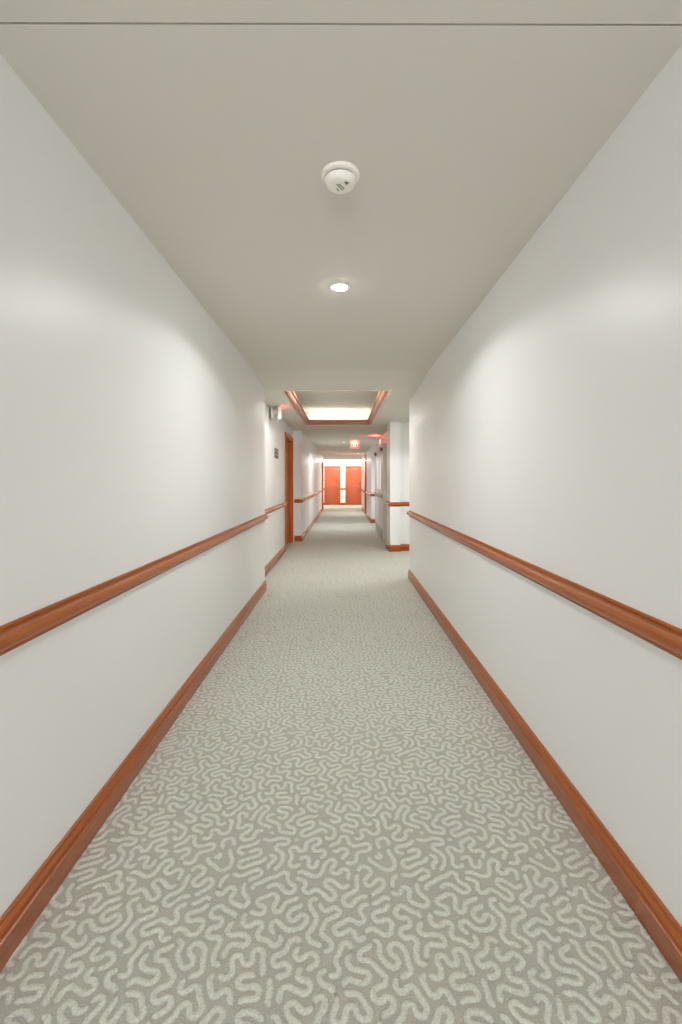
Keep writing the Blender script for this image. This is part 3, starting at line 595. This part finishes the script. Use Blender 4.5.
# ------------------------------------------------------------------ doors
def side_door(name, x, sgn, y0, y1, head, depth, mat, label, cw=cas):
    """door in a side wall; sgn is the direction into the corridor (+1 for a wall on the left)."""
    root = empty(name, (x, (y0 + y1) / 2, 0), label, 'door', kind='structure')
    def X(u): return sgn * u               # local: u out of the wall
    c = (y0 + y1) / 2; h = (y1 - y0) / 2
    bm = bmesh.new()                       # casing: two legs and a head
    cbox(bm, X(0), X(.018), -h - cw, -h, 0, head + cw); cbox(bm, X(0), X(.018), h, h + cw, 0, head + cw); cbox(bm, X(0), X(.018), -h, h, head, head + cw)
    link('casing', bm, M['jamb'], root, smooth=40)
    bm = bmesh.new(); t = .02
    box(bm, *sorted((X(-depth), X(.004))), -h, -h + t, 0, head); box(bm, *sorted((X(-depth), X(.004))), h - t, h, 0, head)
    box(bm, *sorted((X(-depth), X(.004))), -h + t, h - t, head - t, head)
    st = .012
    box(bm, *sorted((X(-depth + .05), X(-depth + .065))), -h + t, -h + t + st, 0, head - t)
    box(bm, *sorted((X(-depth + .05), X(-depth + .065))), h - t - st, h - t, 0, head - t)
    link('jamb', bm, M['jamb'], root)
    bm = bmesh.new(); cbox(bm, X(-depth + .003), X(-depth + .046), -h + t + .003, h - t - .003, .008, head - t - .003, .002)
    leaf = link('leaf', bm, mat, root, smooth=40)
    bm = bmesh.new()                       # lever handle
    yy = -h + .1
    cbox(bm, X(-depth + .046), X(-depth + .054), yy - .028, yy + .028, .90, 1.06, .003)
    cbox(bm, X(-depth + .054), X(-depth + .085), yy - .010, yy + .010, 1.0, 1.02, .003)
    cbox(bm, X(-depth + .072), X(-depth + .090), yy - .010, yy + .11, 1.0, 1.02, .004)
    link('handle', bm, M['steel'], leaf, smooth=40)
    return root
side_door('door_1', XLL, 1, D1[0], D1[1], D1[2], .108, M['doorwood'], 'orange brown wooden door recessed in the lobby wall beside the small sign')
side_door('door_2', XLF, 1, D2[0], D2[1], D2[2], .115, M['doorwood'], 'dark wooden doorway last on the same side as the first wooden door')
side_door('door_3', XRF, -1, D3[0], D3[1], D3[2], .105, M['doorwood'], 'narrow-looking wooden doorway beyond the pale double doors')

def end_door(name, x0, x1, label, hinge):
    root = empty(name, ((x0 + x1) / 2, YEND, 0), label, 'door', kind='structure')
    h = (x1 - x0) / 2; head = EH; cw = cas_e
    bm = bmesh.new()
    cbox(bm, -h - cw, -h, -.015, 0, 0, head + cw); cbox(bm, h, h + cw, -.015, 0, 0, head + cw); cbox(bm, -h, h, -.015, 0, head, head + cw)
    link('casing', bm, M['reddoor'], root, smooth=40)
    bm = bmesh.new(); t = .018
    box(bm, -h, -h + t, -.004, .1, 0, head); box(bm, h - t, h, -.004, .1, 0, head); box(bm, -h + t, h - t, -.004, .1, head - t, head)
    link('jamb', bm, M['jamb'], root)
    bm = bmesh.new(); cbox(bm, -h + t + .003, h - t - .003, .03, .074, .008, head - t - .003, .002)
    leaf = link('leaf', bm, M['reddoor'], root, smooth=40)
    bm = bmesh.new(); xx = (h - .09) * hinge
    cbox(bm, xx - .028, xx + .028, .022, .03, .90, 1.06, .003)
    cbox(bm, xx - .010, xx + .010, -.006, .022, 1.0, 1.02, .003)
    cbox(bm, xx - .11 if hinge > 0 else xx - .01, xx + .01 if hinge > 0 else xx + .11, -.012, .004, 1.0, 1.02, .004)
    link('handle', bm, M['steel'], leaf, smooth=40)
end_door('door_4', *ED[0], 'reddish wooden end door, left of the two at the far end', 1)
end_door('door_5', *ED[1], 'reddish wooden end door, right of the two at the far end', 1)

# pale double doors with vision lights, closers and panic bars
root = empty('door_6', (.955, 10.975, 0), 'pale grey pair of doors with narrow bright vision panels beyond the column', 'double door', kind='structure')
h = 1.175
bm = bmesh.new()
cbox(bm, -.085, .045, -h, -h + .055, 0, 2.10, .004); cbox(bm, -.085, .045, h - .055, h, 0, 2.10, .004); cbox(bm, -.085, .045, -h + .055, h - .055, 2.045, 2.10, .004)
link('frame', bm, M['doorpaint'], root, smooth=40)
for k, (a, b) in enumerate(((-h + .058, -.003), (.003, h - .058))):
    # vision panel beside the meeting edge
    v0, v1 = (b - .52, b - .17) if k == 0 else (a + .17, a + .52)
    z0, z1 = 1.10, 1.80
    bm = bmesh.new()
    box(bm, -.072, -.028, a, v0, .01, 2.04); box(bm, -.072, -.028, v1, b, .01, 2.04)
    box(bm, -.072, -.028, v0, v1, .01, z0); box(bm, -.072, -.028, v0, v1, z1, 2.04)
    leaf = link('leaf', bm, M['doorpaint'], root)
    bm = bmesh.new(); box(bm, -.069, -.060, v0, v1, z0, z1)
    link('vision_panel', bm, M['lite'], leaf)
    bm = bmesh.new()
    e = .02
    for q in ((v0 - e, v0, z0 - e, z1 + e), (v1, v1 + e, z0 - e, z1 + e), (v0, v1, z0 - e, z0), (v0, v1, z1, z1 + e)):
        box(bm, -.078, -.072, *q)
    link('glazing_bead', bm, M['doorpaint'], leaf)
    bm = bmesh.new()
    cbox(bm, -.112, -.072, a + .04, a + .14, .92, 1.0, .006); cbox(bm, -.112, -.072, b - .14, b - .04, .92, 1.0, .006)
    cbox(bm, -.125, -.098, a + .06, b - .06, .945, .985, .006)
    link('panic_bar', bm, M['steel'], leaf, smooth=40)
    bm = bmesh.new(); cbox(bm, -.0735, -.0715, a + .03, b - .03, .02, .22, .0005)
    link('kick_plate', bm, M['steel'], leaf)
    bm = bmesh.new()
    ya = a + .03 if k == 0 else b - .33
    cbox(bm, -.125, -.072, ya, ya + .30, 1.955, 2.02, .008)
    cbox(bm, -.135, -.12, ya + .12 if k == 0 else ya - .14, ya + .44 if k == 0 else ya + .18, 2.022, 2.036, .003)
    link('door_closer', bm, M['bronze'], leaf, smooth=40)

# ------------------------------------------------------------------ smoke detector
sd = empty('smoke_detector', (-.0075, 1.700, NEAR_C), 'round ivory smoke detector on the near ceiling', 'smoke detector')
bm = bmesh.new(); lathe(bm, [(0, 0), (.071, 0), (.072, -.003), (.072, -.008), (.069, -.0125), (.060, -.0155), (.050, -.016), (0, -.016)], 64)
link('base', bm, M['plastic'], sd, smooth=30)
bm = bmesh.new(); lathe(bm, [(0, -.016), (.054, -.016), (.054, -.0205), (0, -.0205)], 64)
link('vent_gap', bm, M['dark'], sd, smooth=30)
bm = bmesh.new(); lathe(bm, [(0, -.0205), (.0575, -.0205), (.0585, -.023), (.0570, -.030), (.0535, -.038), (.049, -.043), (.043, -.0455), (.030, -.0465), (0, -.047)], 64)
bd = link('body', bm, M['plastic'], sd, smooth=30)
bm = bmesh.new()
def dash(cx, cy, l, w, a):
    ca, sa = math.cos(a), math.sin(a); z0, z1 = -.0482, -.0460
    p = [(cx + ca * u - sa * v, cy + sa * u + ca * v) for u, v in ((-l / 2, -w / 2), (l / 2, -w / 2), (l / 2, w / 2), (-l / 2, w / 2))]
    lo = [bm.verts.new((x, y, z0)) for x, y in p]; hi = [bm.verts.new((x, y, z1)) for x, y in p]
    bm.faces.new(lo); bm.faces.new(hi[::-1])
    for i in range(4): bm.faces.new((lo[i], lo[(i + 1) % 4], hi[(i + 1) % 4], hi[i]))
for k, l in enumerate((.034, .040, .016)):
    a = 1.0; q = (k - 1) * .0085
    dash(-.003 - math.sin(a) * q, .002 + math.cos(a) * q + (.010 if k == 2 else 0), l, .0036, a)
dash(.0225, -.026, .016, .004, .35); dash(.0225, -.0205, .011, .004, .35); dash(.0215, -.0155, .005, .004, .35)
link('printed_marks', bm, M['grey'], bd)

# ------------------------------------------------------------------ downlights
def downlight(loc, label, watt, col, spread=155, blend=.2, group='recessed ceiling downlights', lamp='lamp'):
    r = empty('recessed_downlight', loc, label, 'downlight', group)
    bm = bmesh.new(); lathe(bm, [(.040, .0), (.040, -.003), (.047, -.005), (.057, -.004), (.0585, 0)], 48)
    link('trim_ring', bm, M['whitemetal'], r, smooth=40)
    bm = bmesh.new(); lathe(bm, [(0, -.0140), (.018, -.0132), (.031, -.0095), (.0385, -.003), (.0395, 0), (0, 0)], 48)
    link('lamp', bm, M[lamp], r, smooth=60)
    ld = bpy.data.lights.new('downlight_beam', 'SPOT'); ld.energy = watt; ld.color = col
    ld.spot_size = math.radians(spread); ld.spot_blend = blend; ld.shadow_soft_size = .035
    ld.use_nodes = True                       # the beam is strongest straight down, like a lensed can
    nt = ld.node_tree; em = nt.nodes['Emission']
    tc = nt.nodes.new('ShaderNodeTexCoord'); sp = nt.nodes.new('ShaderNodeSeparateXYZ')
    ab = nt.nodes.new('ShaderNodeMath'); ab.operation = 'ABSOLUTE'
    pw = nt.nodes.new('ShaderNodeMath'); pw.operation = 'POWER'; pw.inputs[1].default_value = 1.5
    ma = nt.nodes.new('ShaderNodeMath'); ma.operation = 'MULTIPLY_ADD'; ma.inputs[1].default_value = .9; ma.inputs[2].default_value = .1
    nt.links.new(tc.outputs['Normal'], sp.inputs[0]); nt.links.new(sp.outputs[2], ab.inputs[0])
    nt.links.new(ab.outputs[0], pw.inputs[0]); nt.links.new(pw.outputs[0], ma.inputs[0]); nt.links.new(ma.outputs[0], em.inputs['Strength'])
    lo = bpy.data.objects.new('downlight_beam', ld); COL.objects.link(lo); lo.parent = r; lo.location = (0, 0, -.05)
    return r
WARM = (.925, .957, .985); COOL = (.88, .912, 1)
downlight((-.015, 2.69, NEAR_C), 'glowing recessed downlight in the near ceiling beyond the smoke detector', 47, WARM)
downlight((0, -2.3, NEAR_C), 'added unseen downlight in the near ceiling behind the viewpoint', 60, COOL)  # added lamp out of view, brightens the near corridor
downlight((.04, 12.7, FAR_C), 'recessed downlight in the far ceiling beside the hanging red exit sign', 115, WARM, lamp='softlamp')
downlight((.62, 18.0, FAR_C), 'recessed downlight in the far ceiling last before the cross corridor', 140, WARM, lamp='softlamp')
downlight((1.80, 6.85, FAR_C), 'recessed downlight in the ceiling of the side alcove', 88, WARM)
downlight((-.38, 6.15, TZ), 'added unseen downlight in the raised tray ceiling, door side', 48, WARM, group='added downlights of the raised tray')  # added where the tray edge hides it, brightens the lobby
downlight((.23, 6.15, TZ), 'added unseen downlight in the raised tray ceiling, alcove side', 24, WARM, group='added downlights of the raised tray')  # second added tray lamp, also out of view
for x, w_ in ((-2.6, 'left of'), (0.02, 'in front of'), (2.64, 'right of')):
    r = empty('ceiling_strip_light', (x, 23.55, FAR_C), 'linear ceiling light %s the two reddish end doors' % w_, 'ceiling light', 'linear lights of the cross corridor')
    bm = bmesh.new(); cbox(bm, -1.22, 1.22, -.09, .09, -.02, 0, .004); link('housing', bm, M['whitemetal'], r, smooth=40)
    bm = bmesh.new(); cbox(bm, -1.20, 1.20, -.075, .075, -.045, -.019, .01); link('diffuser', bm, M['strip'], r, smooth=40)

# rear cove tube, and an added unseen front tube lighting the lobby
def tube(x0, x1, y, z, label, mat):
    r = empty('cove_tube', ((x0 + x1) / 2, y, z), label, 'cove light', 'tubes lying in the ceiling tray cove')
    h = (x1 - x0) / 2
    bm = bmesh.new(); box(bm, -h, h, -.022, .022, -.03, -.014)
    link('batten', bm, M['whitemetal'], r)
    bm = bmesh.new(); n = 12
    ra = [bm.verts.new((-h + .01, .012 * math.cos(2 * PI * i / n), .012 * math.sin(2 * PI * i / n))) for i in range(n)]
    rb = [bm.verts.new((h - .01, .012 * math.cos(2 * PI * i / n), .012 * math.sin(2 * PI * i / n))) for i in range(n)]
    for i in range(n): bm.faces.new((ra[i], ra[(i + 1) % n], rb[(i + 1) % n], rb[i]))
    bm.faces.new(ra); bm.faces.new(rb)
    link('tube', bm, M[mat], r, smooth=40)
tube(TX0 + .02, TX1 - .02, oy1 + .07, FAR_C + .08, 'fluorescent tube hidden in the glowing rear cove of the tray', 'tube')
tube(TX0 + .02, TX1 - .02, oy0 - .0, FAR_C + .14, 'added unseen tube at the front of the tray, lighting the lobby', 'tube2')

# ------------------------------------------------------------------ exit signs
def letters(bm, x0, w, h, y0, y1, z0, st):
    """E X I T as bars, letters in the xz plane between depths y0 and y1."""
    gap = w * .09; lw = (w - 3 * gap) / 3.5
    def bar(x_, xx, z_, zz): box(bm, x_, xx, y0, y1, z_, zz)
    x = x0
    bar(x, x + st, z0, z0 + h)
    for z in (z0, z0 + (h - st) / 2, z0 + h - st): bar(x + st, x + lw, z, z + st)
    x += lw + gap
    for s in (1, -1):
        xa, xb = (x, x + lw - st) if s > 0 else (x + lw - st, x)
        p = [(xa, z0), (xa + st, z0), (xb + st, z0 + h), (xb, z0 + h)]
        lo = [bm.verts.new((a, y0, b)) for a, b in p]; hi = [bm.verts.new((a, y1, b)) for a, b in p]
        bm.faces.new(lo); bm.faces.new(hi[::-1])
        for i in range(4): bm.faces.new((lo[i], lo[(i + 1) % 4], hi[(i + 1) % 4], hi[i]))
    x += lw + gap
    bar(x, x + st, z0, z0 + h); x += lw * .5 + gap
    bar(x + (lw - st) / 2, x + (lw + st) / 2, z0, z0 + h - st); bar(x, x + lw, z0 + h - st, z0 + h)

def exit_sign(loc, rz, label, hang, w=.25, hgt=.195, glow=1.2):
    """face looks along local -y; origin at the top middle of the housing."""
    r = empty('exit_sign', loc, label, 'exit sign', rz=rz)
    bm = bmesh.new(); cbox(bm, -w / 2, w / 2, -.018, .03, -hgt, 0, .005)
    link('housing', bm, M['whitemetal'], r, smooth=40)
    bm = bmesh.new(); box(bm, -w / 2 + .012, w / 2 - .012, -.022, -.0175, -hgt + .012, -.012)
    f = link('face', bm, M['red'], r)
    bm = bmesh.new(); letters(bm, -w / 2 + .035, w - .07, hgt * .55, -.025, -.0215, -hgt * .78, .017)
    link('lettering', bm, M['letter'], f)
    bm = bmesh.new()
    if hang == 'ceiling': cbox(bm, -.06, .06, -.02, .03, 0, .018, .003)
    elif hang == 'flush': cbox(bm, -.12, .12, .0295, .0315, -hgt + .01, -.01, .0005)
    else:
        cbox(bm, -.10, .10, .10, .118, -hgt + .02, -.02, .004); cbox(bm, -.03, .03, .03, .10, -.10, -.05, .004)
    link('mount', bm, M['whitemetal'], r, smooth=40)
    ld = bpy.data.lights.new('sign_glow', 'AREA'); ld.shape = 'RECTANGLE'; ld.size = w * .8; ld.size_y = .08
    ld.energy = glow; ld.color = (1, .13, .08); ld.spread = math.radians(160)
    lo = bpy.data.objects.new('sign_glow', ld); COL.objects.link(lo); lo.parent = r
    lo.location = (0, -.03, -.05); lo.rotation_euler = (math.radians(118), 0, 0)
    if hang == 'flush':                       # an edge-lit housing that also reddens the wall around it
        lo.location = (0, -.13, -.02); lo.rotation_euler = (math.radians(190), 0, 0)
    return r
exit_sign((.325, 12.3, FAR_C - .018), 0, 'red exit sign hanging from the far ceiling mid corridor', 'ceiling', glow=1.6)
exit_sign((-.935, 6.66, FAR_C - .004), PI / 2 + .25, 'white edged exit sign bracketed to the lobby wall above the small sign', 'wall', w=.32, glow=1.0)
exit_sign((.955 - .031, 10.9, 2.32), -PI / 2, 'exit sign edge on above the pale double doors', 'flush', w=.30, hgt=.17, glow=1.4)

# ------------------------------------------------------------------ small wall things
r = empty('room_sign', (XLL, 7.29, 1.735), 'small dark grey directional sign on the lobby wall before the first wooden door', 'sign')
bm = bmesh.new(); cbox(bm, 0, .008, -.2, .2, -.078, .078, .003)
pl = link('plate', bm, M['sign'], r, smooth=40)
bm = bmesh.new()
for z in (.034, -.022):
    for a, b in ((-.17, -.06), (-.03, .06), (.09, .17)): box(bm, .0075, .0095, a, b, z - .009, z + .009)
link('printed_lines', bm, M['signline'], pl)
r = empty('wall_outlet', (XLL, 7.15, .36), 'white electrical outlet low on the lobby wall under the small sign', 'outlet')
bm = bmesh.new(); cbox(bm, 0, .006, -.035, .035, -.058, .058, .003); pl = link('cover_plate', bm, M['whitemetal'], r, smooth=40)
for z in (.022, -.022):
    bm = bmesh.new(); cbox(bm, .005, .0085, -.017, .017, z - .014, z + .014, .001); so = link('socket', bm, M['plastic'], pl)
    bm = bmesh.new(); box(bm, .008, .0088, -.009, -.005, z - .005, z + .007); box(bm, .008, .0088, .005, .009, z - .005, z + .007); box(bm, .008, .0088, -.002, .002, z - .011, z - .007)
    link('slots', bm, M['dark'], so)
r = empty('emergency_light', (XRF, 17.3, 2.25), 'small white fixture on the wall above the narrow far doorway', 'emergency light')
bm = bmesh.new(); cbox(bm, -.07, 0, -.14, .14, -.05, .05, .008); link('case', bm, M['whitemetal'], r, smooth=40)
for y in (-.09, .09):
    bm = bmesh.new(); lathe(bm, [(0, -.03), (.035, -.03), (.045, .0), (.045, .02), (.02, .035), (0, .035)], 20)
    link('lamp_head', bm, M['whitemetal'], r, loc=(-.045, y, -.075), smooth=40)

# ------------------------------------------------------------------ world, camera, view
w = bpy.data.worlds.new('World'); S.world = w; w.use_nodes = True
w.node_tree.nodes['Background'].inputs[0].default_value = (.9, .93, 1, 1)
w.node_tree.nodes['Background'].inputs[1].default_value = .02

cd = bpy.data.cameras.new('Camera'); cam = bpy.data.objects.new('Camera', cd); COL.objects.link(cam)
cam.location = (0, 0, C_EYE); cam.rotation_euler = (PI / 2, 0, 0)
cd.sensor_fit = 'VERTICAL'; cd.sensor_height = 36; cd.sensor_width = 24
cd.lens = 36 * 455 / 1024
cd.shift_x = -1.5 / 1024; cd.shift_y = -31 / 1024
cd.clip_start = .02; cd.clip_end = 100
S.camera = cam

S.view_settings.view_transform = 'Standard'; S.view_settings.look = 'None'
S.view_settings.gamma = 1; S.view_settings.use_curve_mapping = False
S.view_settings.exposure = 0.33
S.cycles.use_denoising = True
S.cycles.max_bounces = 14; S.cycles.diffuse_bounces = 10; S.cycles.glossy_bounces = 6
S.cycles.sample_clamp_indirect = 8
